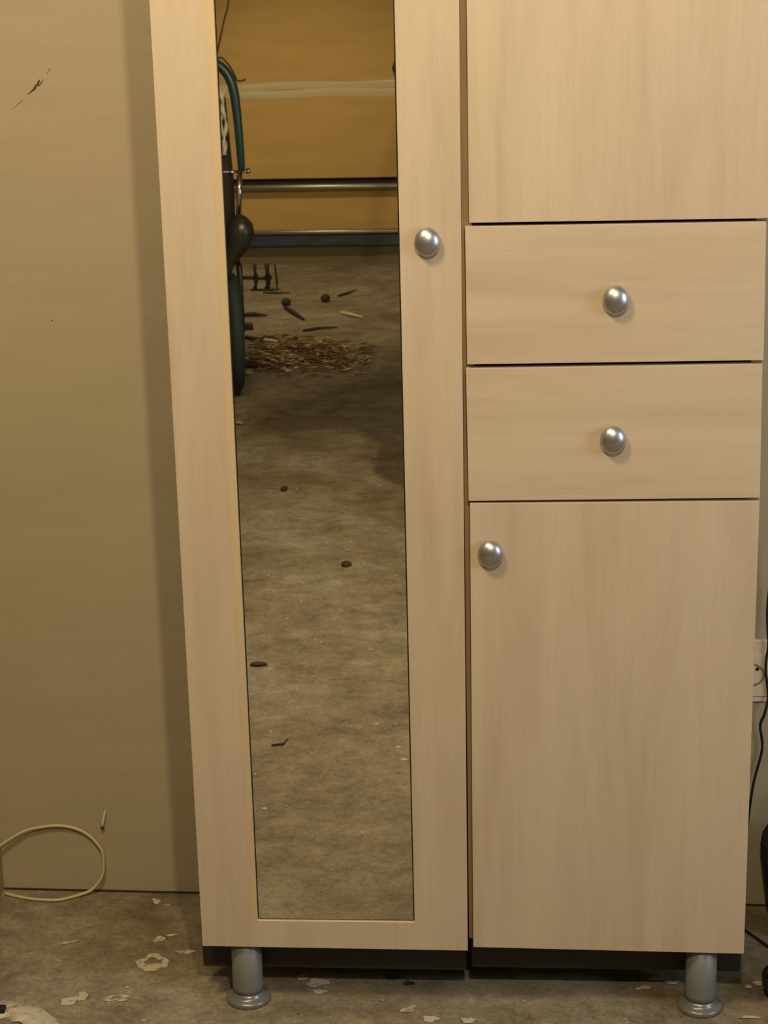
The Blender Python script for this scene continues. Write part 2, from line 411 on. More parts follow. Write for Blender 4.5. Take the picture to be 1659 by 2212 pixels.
# ------------------------------------------------------------------ things on the back wall
so = thing('wall_socket', 'cream double wall socket beside the right edge of the drawer cabinet', 'socket', (.995, .388, .35))
def on_wall(name, m, root, x0, x1, d0, d1, z0, z1, **k):
    return box_part(name, m, root, x0, x1, wy(x0) - d1, wy(x0) - d0, z0, z1, **k)
on_wall('plate', M_sock, so, .925, 1.045, 0.0, .008, .294, .414, bevel=.002)
on_wall('insert', M_sock, so, .940, 1.030, .008, .0105, .306, .3865, bevel=.001)
for cx in (.9525,):
    y = wy(cx) - .0106
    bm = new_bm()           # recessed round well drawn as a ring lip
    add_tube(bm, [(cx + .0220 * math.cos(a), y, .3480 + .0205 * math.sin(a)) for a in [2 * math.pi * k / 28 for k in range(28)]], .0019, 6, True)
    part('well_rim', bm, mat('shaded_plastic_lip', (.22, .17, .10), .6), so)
    for dx, dz in ((.0100, .0115), (-.0100, .0115), (.0, -.012)):
        bm = new_bm(); add_lathe(bm, [(.0034, 0), (.0034, -.0012), (.0, -.0012)], (cx + dx, y + .0008, .3475 + dz), 'y', 14)
        part('pin_hole', bm, M_black, so)
bm = new_bm()
pts = [(.99, wy(.97) - .03, .60), (.981, wy(.97) - .02, .54), (.9776, wy(.97) - .012, .505), (.9762, wy(.97) - .012, .470), (.9780, wy(.97) - .014, .435), (.9800, wy(.97) - .014, .408), (.9768, wy(.97) - .014, .3634),
       (.9830, wy(.97) - .014, .3095), (.9775, wy(.97) - .016, .275), (.9715, wy(.97) - .010, .250), (.9770, wy(.97) - .008, .2046), (.9655, wy(.97) - .007, .1444), (.9605, wy(.97) - .006, .105), (.9560, wy(.97) - .006, .05),
       (.952, wy(.97) - .010, -.03), (.945, wy(.97) - .02, -.108), (.938, .345, ZF + .004), (.944, .298, ZF + .003), (.964, .262, ZF + .003), (.985, .226, ZF + .003), (1.04, .15, ZF + .003), (1.12, .12, ZF + .003)]
add_tube(bm, catmull(pts, 5), .0024, 8)
tag(obj('power_cord', bm, M_black, smooth=True), 'thin black cord hanging past the wall socket and running onto the floor', 'cord')
tag_ = thing('wall_plug', 'small white plastic anchor sticking to the wall above the cord loop', 'anchor', (-.2565, wy(-.256), .035))
bm = new_bm(); y = wy(-.256)
add_tube(bm, [(-.2520, y - .003, .0545), (-.2545, y - .004, .044), (-.2580, y - .005, .029), (-.2595, y - .0055, .0200)], [.0009, .0020, .0030, .0034], 8)
part('shaft', bm, M_white, tag_, smooth=True)
bm = new_bm(); add_tube(bm, [(-.2594, y - .0055, .0205), (-.2600, y - .0058, .0168)], [.0036, .0030], 8)
part('tip', bm, M_stick, tag_, smooth=True)
# scuffs in the wall
M_scuff = mat('wall_chip', (.085, .055, .03), .9)
def scuff(pts, r):
    bm = new_bm(); add_tube(bm, [(x, wy(x) - .0002, z) for x, z in pts], r, 6)
    o = obj('scuff', bm, M_scuff, bpy.data.objects['wall_back']); return o
scuff([(-.268, 1.414), (-.273, 1.408), (-.279, 1.402)], [.0003, .0010, .0004])
scuff([(-.2755, 1.4135), (-.279, 1.4060), (-.283, 1.4030), (-.2855, 1.3985)], [.0012, .0022, .0016, .0024])
scuff([(-.2855, 1.3985), (-.291, 1.3945), (-.299, 1.389)], [.0018, .0012, .0003])
scuff([(-.256, 1.432), (-.262, 1.423)], [.0006, .0003]); scuff([(-.307, 1.381), (-.325, 1.366)], [.0004, .0003])
scuff([(-.286, 1.000), (-.2835, .9985)], [.001, .0006])

# ------------------------------------------------------------------ cream cord loop, bottom left
bm = new_bm(); Y = wy(-.35)
pts = [(-.62, .11, -.10), (-.52, .118, -.075), (-.470, .129, -.045), (-.462, .30, -.026), (-.4617, Y - .02, -.0199), (-.4141, Y - .008, .0081), (-.375, Y - .007, .0185), (-.341, Y - .006, .0207), (-.312, Y - .006, .0150), (-.2884, Y - .006, .0019),
       (-.2700, Y - .007, -.0190), (-.2622, Y - .007, -.0400), (-.2640, Y - .009, -.0764), (-.274, Y - .012, -.0960), (-.290, Y - .017, -.1110), (-.3155, .381, ZF + .004), (-.335, .3690, ZF + .004), (-.352, .3645, ZF + .0035), (-.385, .3660, ZF + .0035), (-.417, .3730, ZF + .0035), (-.456, .3880, ZF + .0035)]
pts = pts[3:]; pts[0] = (-.4615, .395, -.0225); pts[1] = (-.4600, Y - .012, -.0195)
add_tube(bm, catmull(pts, 6), .0031, 8)
tag(obj('cord_loop', bm, M_cord, smooth=True), 'loop of cream cord lying between the bare wall and the floor, left of the wardrobe', 'cord')

# torn white strip and black plug end in the bottom left corner
bm = new_bm(); n = 22; prev = None
for k in range(n + 1):
    t = k / n; a = 1.72 - 1.35 * t
    cx, cy = -.352 + .115 * math.cos(a) * 1.0, -.142 + .125 * math.sin(a)
    wdt = .030 + .012 * math.sin(math.pi * min(1, t * 1.2)) + .005 * math.sin(17 * t)
    dx, dy = math.cos(a), math.sin(a)
    row = [bm.verts.new((cx + dx * wdt * s, cy + dy * wdt * s, ZF + .0015 + h + .002 * math.sin(7 * t + s * 3))) for s, h in ((-.7 - .1 * math.sin(23 * t), .000), (-.2, .004), (.15, .001), (.5, .005))]
    if prev:
        for i in range(3): bm.faces.new((prev[i], prev[i + 1], row[i + 1], row[i]))
    prev = row
M_film2 = mat('greyish_white_film', rough=.6)
setc(M_film2, ramp(M_film2, noise(M_film2, coords(M_film2, (1, 1, 1)), 70, 5, .7, .8), [(.34, (.22, .18, .12)), (.44, (.48, .43, .31)), (.65, (.56, .51, .38))]))
o = obj('torn_strip', bm, M_film2, smooth=True)
sm = o.modifiers.new('thick', 'SOLIDIFY'); sm.thickness = .0012; sm.offset = 1
tag(o, 'torn strip of off-white plastic lying on the floor in the lower left corner', 'plastic strip')
pl = thing('plug', 'black plug end lying on the floor beside the torn white strip', 'plug', (-.356, -.026, ZF))
bm = new_bm(); add_box(bm, -.385, -.3425, -.034, -.018, ZF, ZF + .013); part('plug_body', bm, M_black, pl, bevel=.003)
bm = new_bm(); add_tube(bm, catmull([(-.384, -.026, ZF + .0065), (-.42, -.03, ZF + .005), (-.47, -.01, ZF + .003), (-.53, -.03, ZF + .003)]), .0028, 8)
part('lead', bm, M_black, pl, smooth=True)

# ------------------------------------------------------------------ right edge: black swivel chair base and black bag
ch = thing('rolling_stand', 'low black five-armed castor stand just past the right end of the cabinets', 'stand', (1.213, -.08, ZF))
bm = new_bm(); add_lathe(bm, [(.034, .08), (.034, .13), (.016, .14), (.016, .62), (.0, .62)], (1.213, -.08, ZF)); part('pole', bm, M_black, ch, smooth=True)
for k in range(5):
    a = math.radians(146 + 72 * k); dx, dy = math.cos(a), math.sin(a)
    bm = new_bm()
    add_tube(bm, [(1.213 + dx * r, -.08 + dy * r, ZF + h) for r, h in ((.02, .115), (.12, .105), (.27, .075))], [.026, .021, .014], 8)
    part('base_arm', bm, M_black, ch, smooth=True)
    cx, cy = 1.213 + dx * .285, -.08 + dy * .285
    o = None
    bm = new_bm()
    for s in (-1, 1):
        add_lathe(bm, [(.0, -.008), (.020, -.008), (.025, -.005), (.025, .005), (.020, .008), (.0, .008)], (cx, cy + s * .013, ZF + .025), 'y', 24)
    add_box(bm, cx - .008, cx + .008, cy - .006, cy + .006, ZF + .02, ZF + .066)
    o = part('castor', bm, M_black, ch, smooth=False)
    bm = new_bm(); add_tube(bm, [(cx, cy - .024, ZF + .025), (cx, cy + .024, ZF + .025)], .004, 8); part('axle', bm, M_chrome, o)
bm = new_bm(); add_ell(bm, (1.213, -.08, ZF + .64), (.03, .03, .03)); part('pole_knob', bm, M_black, ch, smooth=True)

bg = thing('shoulder_bag', 'black bag standing on the floor against the wall at the right edge', 'bag', (1.13, .30, ZF))
bm = new_bm()
prof = [(-.105, .000), (.105, .000), (.125, .06), (.138, .14), (.141, .175), (.120, .20), (-.120, .20), (-.134, .175), (-.137, .150), (-.130, .10), (-.119, .045)]
prof = [(1.112 + x, ZF + z) for x, z in prof]
add_quadslab(bm, prof, .255, .355); part('bag_body', bm, mat('black_nylon', (.020, .019, .020), .7), bg, bevel=.012)
bm = new_bm(); add_tube(bm, catmull([(1.06, .31, ZF + .195), (1.07, .31, ZF + .26), (1.15, .31, ZF + .28), (1.19, .31, ZF + .195)]), .007, 8); part('handle', bm, M_black, bg, smooth=True)
bm = new_bm(); add_tube(bm, [(.990, .250, ZF + .15), (1.24, .250, ZF + .155)], .003, 6); part('zip', bm, M_dkmetal, bg)

# ------------------------------------------------------------------ ceiling lamps: the near bulb and the two added fill lamps
def lamp(loc, label, r, shade=False):
    x, y, z = loc
    t = thing('ceiling_lamp', label, 'lamp', (x, y, CEIL))  # ceiling fitting for an added, unseen fill lamp
    bm = new_bm(); add_lathe(bm, [(.0, 0), (.05, 0), (.05, -.02), (.018, -.035), (.018, -.06), (.0, -.06)], (x, y, CEIL), 'z', 24); part('ceiling_rose', bm, M_white, t, smooth=True)
    bm = new_bm(); add_tube(bm, [(x, y, CEIL - .06), (x, y, z + .07)], .004, 8); part('cord', bm, M_black, t)
    bm = new_bm(); d = (Vector((-.55, -7.25, -.12)) - Vector(loc)).normalized() if 'shaded' in label else Vector((0, 0, -1))
    p = Vector(loc); add_tube(bm, [p - d * .13, p - d * .07], .024, 16); part('bulb_holder', bm, M_black, t, smooth=True)
    return t
for loc, lab, r in ((LAMP_NEAR, 'bare ceiling lamp above the cabinets', .05), (LAMP_FILL, 'bare unseen ceiling lamp added as fill, left of the photographer', .05), (tuple(DEEP), 'shaded ceiling lamp over the far wall', .05)):
    if loc is not LAMP_NEAR: lamp(loc, lab, r)
tb = thing('ceiling_lamp', 'single bulb hanging on a cord in front of the cabinets', 'lamp', (LAMP_NEAR[0], LAMP_NEAR[1], CEIL))
lx, ly, lz = LAMP_NEAR
bm = new_bm(); add_lathe(bm, [(.0, 0), (.05, 0), (.05, -.02), (.012, -.032), (.0, -.032)], (lx, ly, CEIL), 'z', 24); part('ceiling_rose', bm, M_white, tb, smooth=True)
bm = new_bm(); add_tube(bm, [(lx, ly, CEIL - .03), (lx, ly, lz + .12)], .0035, 8); part('cord', bm, M_black, tb, smooth=True)
bm = new_bm(); add_lathe(bm, [(.0, .125), (.016, .12), (.019, .07), (.019, .052), (.0, .05)], LAMP_NEAR, 'z', 20); part('bulb_holder', bm, M_black, tb, smooth=True)
# unseen hose, bent to throw the curved shadow on far wall and floor
LN = Vector(LAMP_NEAR); hp = []
for q in ((.20, -8.03, 1.35), (-.06, -8.03, .90), (-.193, -8.03, .50), (-.278, -8.03, .29), (-.325, -8.03, .0), (-.332, -7.56, ZF), (-.26, -6.97, ZF), (-.18, -6.52, ZF), (-.052, -6.20, ZF), (.15, -6.02, ZF), (.60, -5.95, ZF)):
    hp.append(LN + (Vector(q) - LN) * .56)
hp = [(.52, -5.2, CEIL), (.42, -5.3, 2.3)] + hp + [(.95, -4.1, 1.15), (1.15, -4.05, 1.9), (1.2, -4.1, CEIL)]
bm = new_bm(); add_tube(bm, catmull(hp, 6), .026, 12)
tag(obj('hose', bm, M_black, smooth=True), 'unseen thick black hose behind the photographer, bent to cast the curved shadow', 'hose')

# ------------------------------------------------------------------ far end of the room, seen in the mirror
rk = thing('storage_rack', 'low metal tube rack with a dark blue beam along the far wall', 'rack', (-.7, -8.1, ZF))
X0, X1, YR = -2.3, 1.3, -8.03
bm = new_bm(); add_tube(bm, [(X0, YR, ZF + .452), (X1, YR, ZF + .456)], .0195, 14); part('upper_tube', bm, M_tube, rk, smooth=True)
bm = new_bm(); add_tube(bm, [(X0, YR, ZF + .190), (X1, YR, ZF + .196)], .016, 14); part('lower_tube', bm, M_tube, rk, smooth=True)
bm = new_bm(); add_tube(bm, [(X0, -8.42, ZF + .452), (X1, -8.42, ZF + .452)], .0195, 14); part('upper_tube', bm, M_tube, rk, smooth=True)
box_part('beam', M_blue, rk, X0, X1, YR - .02, YR + .016, ZF + .118, ZF + .174)
box_part('shelf', M_dkmetal, rk, X0, X1, -8.44, YR - .022, ZF + .175, ZF + .185)
box_part('shelf', M_dkmetal, rk, X0, X1, -8.44, YR + .002, ZF + .474, ZF + .490)
for x in (X0 + .02, X1 - .02):
    for y in (YR - .005, -8.42):
        bm = new_bm(); add_tube(bm, [(x, y, ZF), (x, y, ZF + .47)], .018, 10); part('leg', bm, M_tube, rk, smooth=True)
box_part('kick_board', mat('dull_brown_board', (.17, .125, .062), .8), rk, X0 + .05, X1 - .05, YR - .05, YR - .03, ZF, ZF + .118)
c1 = thing('cardboard_box', 'long low brown cardboard box on the bottom shelf of the rack', 'box', (-.5, -8.2, ZF + .19))
box_part('box_body', M_card, c1, -1.9, .9, -8.42, YR - .024, ZF + .186, ZF + .432)
c2 = thing('cardboard_box', 'tall brown cardboard box banded with clear packing tape, on top of the rack', 'box', (-.5, -8.2, ZF + .49))
box_part('box_body', M_card, c2, -2.05, 1.05, -8.42, YR - .008, ZF + .506, ZF + 2.05)
bm = new_bm()       # wavy overlapping strips of tape
def tape(z0, z1, y, amp, ph):
    n = 60; prev = None
    for k in range(n + 1):
        x = -2.05 + 3.1 * k / n
        a = amp * math.sin(x * 2.1 + ph) + .004 * math.sin(x * 9 + ph)
        row = [bm.verts.new((x, y + d, z + a)) for z, d in ((z0, 0), (z0 + .3 * (z1 - z0), .0015 + .001 * math.sin(5 * x)), (z0 + .7 * (z1 - z0), .003), (z1, .001))]
        if prev:
            for i in range(3): bm.faces.new((prev[i], prev[i + 1], row[i + 1], row[i]))
        prev = row
tape(ZF + .966, ZF + 1.012, YR - .007, .003, .3); tape(ZF + 1.004, ZF + 1.048, YR - .0062, .006, 2.2)
part('packing_tape', bm, M_tape, c2, 'two overlapping bands of clear tape', smooth=True)

# ------------------------------------------------------------------ teal bicycle (front wheel and handlebars show at the mirror's left edge)
BX, BY = -.606, -4.70
bk = thing('bicycle', 'small-wheeled teal bicycle parked facing the cabinets, seen at the mirror left edge', 'bicycle', (BX, BY, ZF))
def ring(cx, cy, cz, R, r, n=48, seg=10):
    bm = new_bm(); add_tube(bm, [(cx, cy + R * math.cos(a), cz + R * math.sin(a)) for a in [2 * math.pi * k / n for k in range(n)]], r, seg, True); return bm
def wheel(cy):
    cz = ZF + .252
    b0 = ring(BX, cy, cz, .222, .029); 
    for v_ in b0.verts: v_.co.x = BX + (v_.co.x - BX) * .95
    o = part('wheel', b0, M_tyre, bk, 'dark teal rubber tyre', smooth=True)
    part('rim', ring(BX, cy, cz, .188, .009), M_chrome, o, smooth=True)
    bm = new_bm(); add_tube(bm, [(BX - .045, cy, cz), (BX + .045, cy, cz)], .014, 12); part('hub', bm, M_chrome, o, smooth=True)
    bm = new_bm()
    for k in range(20):
        a = 2 * math.pi * k / 20; s = .03 if k % 2 else -.03
        add_tube(bm, [(BX + s, cy, cz), (BX, cy + .187 * math.cos(a), cz + .187 * math.sin(a))], .0012, 4)
    sp = part('spokes', bm, M_chrome, o); sp['kind'] = 'stuff'
wheel(BY); wheel(BY - .98)
cz = ZF + .252
bm = new_bm()
for s in (-1, 1): add_tube(bm, [(BX + s * .042, BY, cz), (BX + s * .040, BY - .02, cz + .27), (BX + s * .018, BY - .06, cz + .33)], [.010, .013, .014], 10)
part('fork', bm, M_lampsh, bk, smooth=True)
bm = new_bm(); add_tube(bm, [(BX + .002, BY - .055, cz + .31), (BX + .012, BY - .10, cz + .52), (BX + .012, BY - .14, cz + .66)], [.030, .030, .026], 14)
part('head_tube', bm, M_bag, bk, 'dark head tube', smooth=True)
bm = new_bm(); add_tube(bm, [(-.566, BY + .045, .605), (-.558, BY + .040, .70), (-.552, BY + .035, .79)], [.0105, .0115, .0115], 12)
part('front_stay', bm, M_chrome, bk, 'shiny chrome stay', smooth=True)
bm = new_bm()      # rounded lamp: wide bell tapering down and inwards
add_tube(bm, [(-.574, BY + .10, .628), (-.571, BY + .10, .612), (-.565, BY + .10, .585), (-.563, BY + .10, .552), (-.572, BY + .10, .515), (-.592, BY + .10, .478), (-.612, BY + .10, .440), (-.622, BY + .095, .400), (-.622, BY + .09, .375)],
         [.014, .034, .050, .056, .050, .034, .020, .015, .012], 20)
part('headlamp', bm, M_lampsh, bk, 'dark bell-shaped front lamp', smooth=True)
bm = new_bm(); add_tube(bm, [(-.70, BY + .02, .791), (-.514, BY + .02, .791)], .006, 10); add_tube(bm, [(-.524, BY + .02, .791), (-.508, BY + .02, .792)], .011, 10)
part('cross_bolt', bm, M_chrome, bk, smooth=True)
bm = new_bm()
tl = [(-.544, BY + .04, .795), (-.547, BY + .04, .90), (-.552, BY + .03, 1.02), (-.560, BY + .02, 1.11), (-.577, BY + .01, 1.165), (-.606, BY, 1.202), (-.645, BY - .01, 1.220), (-.690, BY - .01, 1.205), (-.725, BY, 1.15), (-.738, BY + .02, 1.02), (-.742, BY + .03, .80)]
add_tube(bm, catmull(tl, 6), [.0145 + .005 * min(1, k / 18) for k in range(61)], 12); part('handlebar_loop', bm, M_teal, bk, 'thick teal tube bent in an upside-down loop', smooth=True)
bm = new_bm(); add_tube(bm, [(-.640, BY - .03, .42), (-.640, BY - .04, .75), (-.640, BY - .05, 1.10)], [.066, .070, .052], 16)
part('pannier', bm, M_bag, bk, 'dark brown cloth bag hung in the loop', smooth=True)
bm = new_bm()
for dx, ph_ in ((0, 0), (-.014, 1.6), (.008, 3.0)):
    pts = [(-.612 + dx + .007 * math.sin(ph_ + k * .9), BY + .035 + .006 * math.cos(k * 1.3 + ph_), .86 + .022 * k) for k in range(13)]
    add_tube(bm, catmull(pts, 3), [.003 + .006 * abs(math.sin(.35 * k + ph_)) for k in range(37)], 8)
part('plastic_wrap', bm, M_film, bk, 'crumpled shiny pale plastic', smooth=True)
bm = new_bm(); add_tube(bm, catmull([(-.64, BY, 1.17), (-.608, BY + .03, 1.30), (-.586, BY + .03, 1.38), (-.566, BY + .03, 1.45), (-.562, BY + .02, 1.56), (-.64, BY, 1.62), (-.70, BY, 1.50), (-.70, BY, 1.2)], 6), .0035, 6)
part('brake_cable', bm, M_black, bk, smooth=True)
bm = new_bm(); add_tube(bm, catmull([(-.64, BY + .02, 1.225), (-.605, BY + .02, 1.238), (-.577, BY + .02, 1.212), (-.556, BY + .02, 1.175), (-.545, BY + .02, 1.150), (-.528, BY + .02, 1.146), (-.510, BY + .02, 1.152)], 6), .004, 6)
part('brake_cable', bm, M_black, bk, smooth=True)
bm = new_bm()
add_tube(bm, [(BX, BY - .10, cz + .50), (BX, BY - .45, cz + .16), (BX, BY - .60, cz + .06)], .022, 12)
add_tube(bm, [(BX, BY - .60, cz + .06), (BX, BY - .70, cz + .50)], .017, 12)
for s in (-1, 1): add_tube(bm, [(BX + s * .02, BY - .60, cz + .05), (BX + s * .06, BY - .98, cz)], .010, 8)
part('frame', bm, M_teal, bk, smooth=True)
bm = new_bm(); add_ell(bm, (BX, BY - .74, cz + .55), (.07, .13, .035)); part('saddle', bm, M_black, bk, smooth=True)
bm = new_bm(); add_lathe(bm, [(.0, -.004), (.075, -.004), (.075, .004), (.0, .004)], (BX + .045, BY - .60, cz + .05), 'x', 28)
part('chainring', bm, M_chrome, bk)
for q in ([(BX + .052, BY - .60, cz + .05), (BX + .06, BY - .62, cz - .10)], [(BX - .05, BY - .60, cz + .05), (BX - .06, BY - .58, cz + .19)]):
    bm = new_bm(); add_tube(bm, q, .008, 8); part('crank', bm, M_chrome, bk)
for s, dy, dz in ((1, -.02, -.10), (-1, .02, .19)):
    a, b = sorted((BX + s * .065, BX + s * .145)); box_part('pedal', M_black, bk, a, b, BY - .65 + dy, BY - .58 + dy, cz + dz - .01, cz + dz + .012)
bm = new_bm(); add_tube(bm, [(BX - .03, BY - .5, cz + .03), (BX - .17, BY - .44, ZF)], .008, 8); part('kickstand', bm, M_chrome, bk)

bk.rotation_euler = (0, 0, math.radians(-14)); bk.location.x -= .041
# ------------------------------------------------------------------ small dark iron stand on the far floor
st = thing('iron_stand', 'small dark iron stand with two waisted posts on the floor by the far wall', 'stand', (-.87, -7.18, ZF))
yy = -7.18
bm = new_bm(); add_tube(bm, [(-1.00, yy, ZF + .068), (-.905, yy, ZF + .070), (-.87, yy, ZF + .066), (-.833, yy, ZF + .070), (-.815, yy, ZF + .072)], [.010, .010, .008, .013, .010], 10); part('axle_bar', bm, M_dkmetal, st, smooth=True)
for x, r in ((-.905, .010), (-.838, .013)):
    bm = new_bm(); add_tube(bm, [(x - .006, yy, ZF), (x + .003, yy, ZF + .03), (x + .004, yy, ZF + .07), (x + .001, yy, ZF + .10), (x, yy, ZF + .145)], [r * 1.4, r * .8, r * 1.5, r * .7, r * 1.1], 10)
    part('post', bm, M_dkmetal, st, smooth=True)
bm = new_bm(); add_tube(bm, [(-.795, yy, ZF + .14), (-.787, yy, ZF + .06), (-.785, yy + .01, ZF + .006), (-.81, yy + .02, ZF + .006), (-.93, yy + .02, ZF + .006)], .0055, 8); part('bracket', bm, M_dkmetal, st, smooth=True)

# ------------------------------------------------------------------ sticks, stones, leaves on the floor
def stick(a, b, r, m, label, cat='stick', name='stick', group=None):
    a = Vector((*a, ZF + r)); b = Vector((*b, ZF + r)); c = (a + b) / 2 + Vector((random.uniform(-.01, .01), random.uniform(-.02, .02), .002))
    bm = new_bm(); add_tube(bm, [a, c, b], [r, r * 1.1, r * .45], 8); return tag(obj(name, bm, m), label, cat, group)
stick((-.87, -6.40), (-.735, -6.38), .010, M_stick, 'thick dark stick on the far floor nearest the bicycle wheel')
stick((-.671, -6.60), (-.536, -6.27), .010, M_stick, 'slanting dark stick lying beyond the shavings')
stick((-.430, -6.95), (-.351, -7.12), .006, M_stick, 'short thin stick pointing away, farthest on the right')
stick((-.508, -5.99), (-.350, -6.07), .007, M_stick, 'thin dark stick lying just behind the shavings pile')
stick((-.81, -5.87), (-.597, -5.71), .009, M_stick, 'long dark stick at the back left of the shavings pile')
stick((-.75, -5.22), (-.535, -5.11), .015, M_stick, 'thickest dark stick at the front left of the shavings pile')
stick((-.364, -6.44), (-.248, -6.31), .009, M_straw, 'pale peeled stick on the far floor, right of the other sticks')
stick((-.66, -5.74), (-.59, -5.70), .011, M_straw, 'short pale splinter beside the long dark stick')
stick((-.85, -7.08), (-.70, -7.06), .005, M_stick, 'thin twig in front of the iron stand')
def lump(x, y, r, m, label, cat, name='stone'):
    bm = new_bm(); bmesh.ops.create_icosphere(bm, subdivisions=2, radius=1)
    for v_ in bm.verts:
        k = 1 + .25 * (random.random() - .5); v_.co = Vector((v_.co.x * r[0] * k, v_.co.y * r[1] * k, v_.co.z * r[2] * k)) + Vector((x, y, ZF + r[2] * .8))
    return tag(obj(name, bm, m, smooth=True), label, cat)
lump(-.680, -6.716, (.026, .03, .022), M_stick, 'dark clod on the far floor beside the slanting stick', 'stone')
lump(-.484, -6.813, (.026, .03, .024), M_stick, 'dark clod on the far floor, between two sticks', 'stone')
lump(-.261, -3.213, (.0125, .016, .009), M_stick, 'small black pebble alone on the open floor in the mirror', 'stone')
lump(.024, -2.408, (.0165, .022, .006), M_stick, 'flat dark pebble in the middle of the mirror', 'stone')
o = lump(-.128, -1.597, (.024, .012, .005), M_stick, 'dark crumb of dirt at the mirror left edge', 'stone')
stick((-.030, -1.095), (.004, -1.135), .0022, M_stick, 'tiny dark splinter low in the mirror', 'splinter', 'splinter')
def leaf(x, y, l, wd, rot, label):
    bm = new_bm(); c, s = math.cos(rot), math.sin(rot); pts = [(-1, 0), (-.5, .8), (.3, 1), (1, .1), (.3, -.9), (-.5, -.7)]
    vs = [bm.verts.new((x + (p * l) * c - (q * wd) * s, y + (p * l) * s + (q * wd) * c, ZF + .004 + .006 * abs(q))) for p, q in pts]
    bm.faces.new(vs); o = obj('leaf', bm, M_yell); m_ = o.modifiers.new('t', 'SOLIDIFY'); m_.thickness = .002
    tag(o, label, 'leaf')
leaf(-.661, -5.06, .045, .035, .2, 'large dry yellow leaf beside the thickest stick')
leaf(-.555, -4.15, .022, .022, .3, 'small yellow leaf alone in front of the bicycle wheel')

# shavings pile: nobody could count it
random.seed(11)
for nm, m, cnt in (('wood_shavings', M_straw2, 950), ('straw_bits', M_straw, 330)):
    bm = new_bm()
    for k in range(cnt):
        u = random.gauss(0, .45); v_ = random.gauss(0, .42)
        if abs(u) > 1.1 or abs(v_) > 1.1: continue
        x = -.45 + .31 * u
        if x < -.72: continue
        y = -5.42 + .42 * v_ + .12 * u; hgt = max(0, .035 * (1 - abs(u) * .8) * (1 - abs(v_) * .8))
        ln = random.uniform(.010, .038); wd = random.uniform(.0025, .0075); a = random.gauss(0, .7); til = random.uniform(-.4, .4)
        p = Vector((x, y, ZF + .003 + random.random() * hgt)); d = Vector((math.cos(a), math.sin(a), 0)) * ln; n_ = Vector((-math.sin(a), math.cos(a), random.uniform(.2, 1))) * wd
        d.z = ln * til * .5; up = Vector((0, 0, .003))
        p.z += abs(d.z)
        q = [bm.verts.new(p - d - n_), bm.verts.new(p + d - n_ * .6), bm.verts.new(p + d * 1.0 + n_ * .6), bm.verts.new(p - d + n_), bm.verts.new(p + up * 1.6)]
        for i in range(4): bm.faces.new((q[i], q[(i + 1) % 4], q[4]))
    lab = 'heap of brown wood shavings on the floor in front of the rack' if nm[0] == 'w' else 'pale straw-like splinters strewn over the shavings heap'
    if nm[0] == 'w': heap = tag(obj(nm, bm, m), lab, 'shavings', kind='stuff')
    else: tag(obj(nm, bm, m, heap), 'paler straw-like splinters', kind='stuff')

# ------------------------------------------------------------------ photographer (only a sleeve shows at the mirror's right edge; casts the big shadow)
def capsule(bm, pts, rad, seg=14):
    add_tube(bm, pts, rad, seg)
    for p, r in zip(pts, rad): add_ell(bm, p, (r, r, r), seg, 8)
def remeshed(name, bm, m, parent, voxel, smooth_it=6, label=None):
    loc = parent.location.copy()
    shift(bm, loc); bmesh.ops.recalc_face_normals(bm, faces=bm.faces)
    me = bpy.data.meshes.new(name); bm.to_mesh(me); bm.free()
    tmp = bpy.data.objects.new(name, me); C.objects.link(tmp)
    r = tmp.modifiers.new('r', 'REMESH'); r.mode = 'VOXEL'; r.voxel_size = voxel
    s = tmp.modifiers.new('s', 'SMOOTH'); s.factor = .5; s.iterations = smooth_it
    bpy.context.view_layer.update()
    dg = bpy.context.evaluated_depsgraph_get(); out = bpy.data.meshes.new_from_object(tmp.evaluated_get(dg))
    C.objects.unlink(tmp); bpy.data.objects.remove(tmp)
    out.materials.clear(); out.materials.append(m); out.shade_smooth()
    o = bpy.data.objects.new(name, out); C.objects.link(o); o.parent = parent
    if label: o['label'] = label
    return o
PX = .555
pe = thing('person', 'person in a dark brown jacket and jeans holding up a phone with both hands', 'person', (PX, -3.12, ZF))
Hd = Vector((PX, -3.10, 1.60))
shL, elL, wrL = (PX - .195, -3.15, 1.345), (.202, -3.02, 1.275), (.395, -2.865, 1.462)
shR, elR, wrR = (PX + .195, -3.15, 1.345), (.900, -2.965, 1.255), (.665, -2.865, 1.462)
bm = new_bm()       # body: head, neck, torso, limbs and hands as one surface
add_ell(bm, Hd + Vector((0, -.012, .025)), (.076, .096, .092)); add_ell(bm, Hd + Vector((0, .022, -.055)), (.054, .066, .062)); add_ell(bm, Hd + Vector((0, .050, -.098)), (.026, .026, .020))
add_ell(bm, Hd + Vector((0, .092, -.018)), (.014, .020, .024)); add_ell(bm, Hd + Vector((0, .078, .012)), (.011, .016, .020))
for s in (-1, 1):
    add_ell(bm, Hd + Vector((s * .078, -.008, -.012)), (.010, .020, .032)); add_ell(bm, Hd + Vector((s * .034, .070, .026)), (.024, .014, .008)); add_ell(bm, Hd + Vector((s * .040, .058, -.030)), (.024, .020, .020))
add_ell(bm, Hd + Vector((0, .082, -.062)), (.024, .010, .007)); add_ell(bm, Hd + Vector((0, .080, -.073)), (.020, .010, .007))
capsule(bm, [(PX, -3.13, 1.36), (PX, -3.12, 1.45), (PX, -3.11, 1.53)], [.066, .056, .055])
add_ell(bm, (PX, -3.14, 1.22), (.165, .105, .20)); add_ell(bm, (PX, -3.13, .98), (.140, .10, .18)); add_ell(bm, (PX, -3.12, .82), (.155, .11, .12))
for sh, el, wr in ((shL, elL, wrL), (shR, elR, wrR)): capsule(bm, [sh, el, wr], [.050, .038, .027])
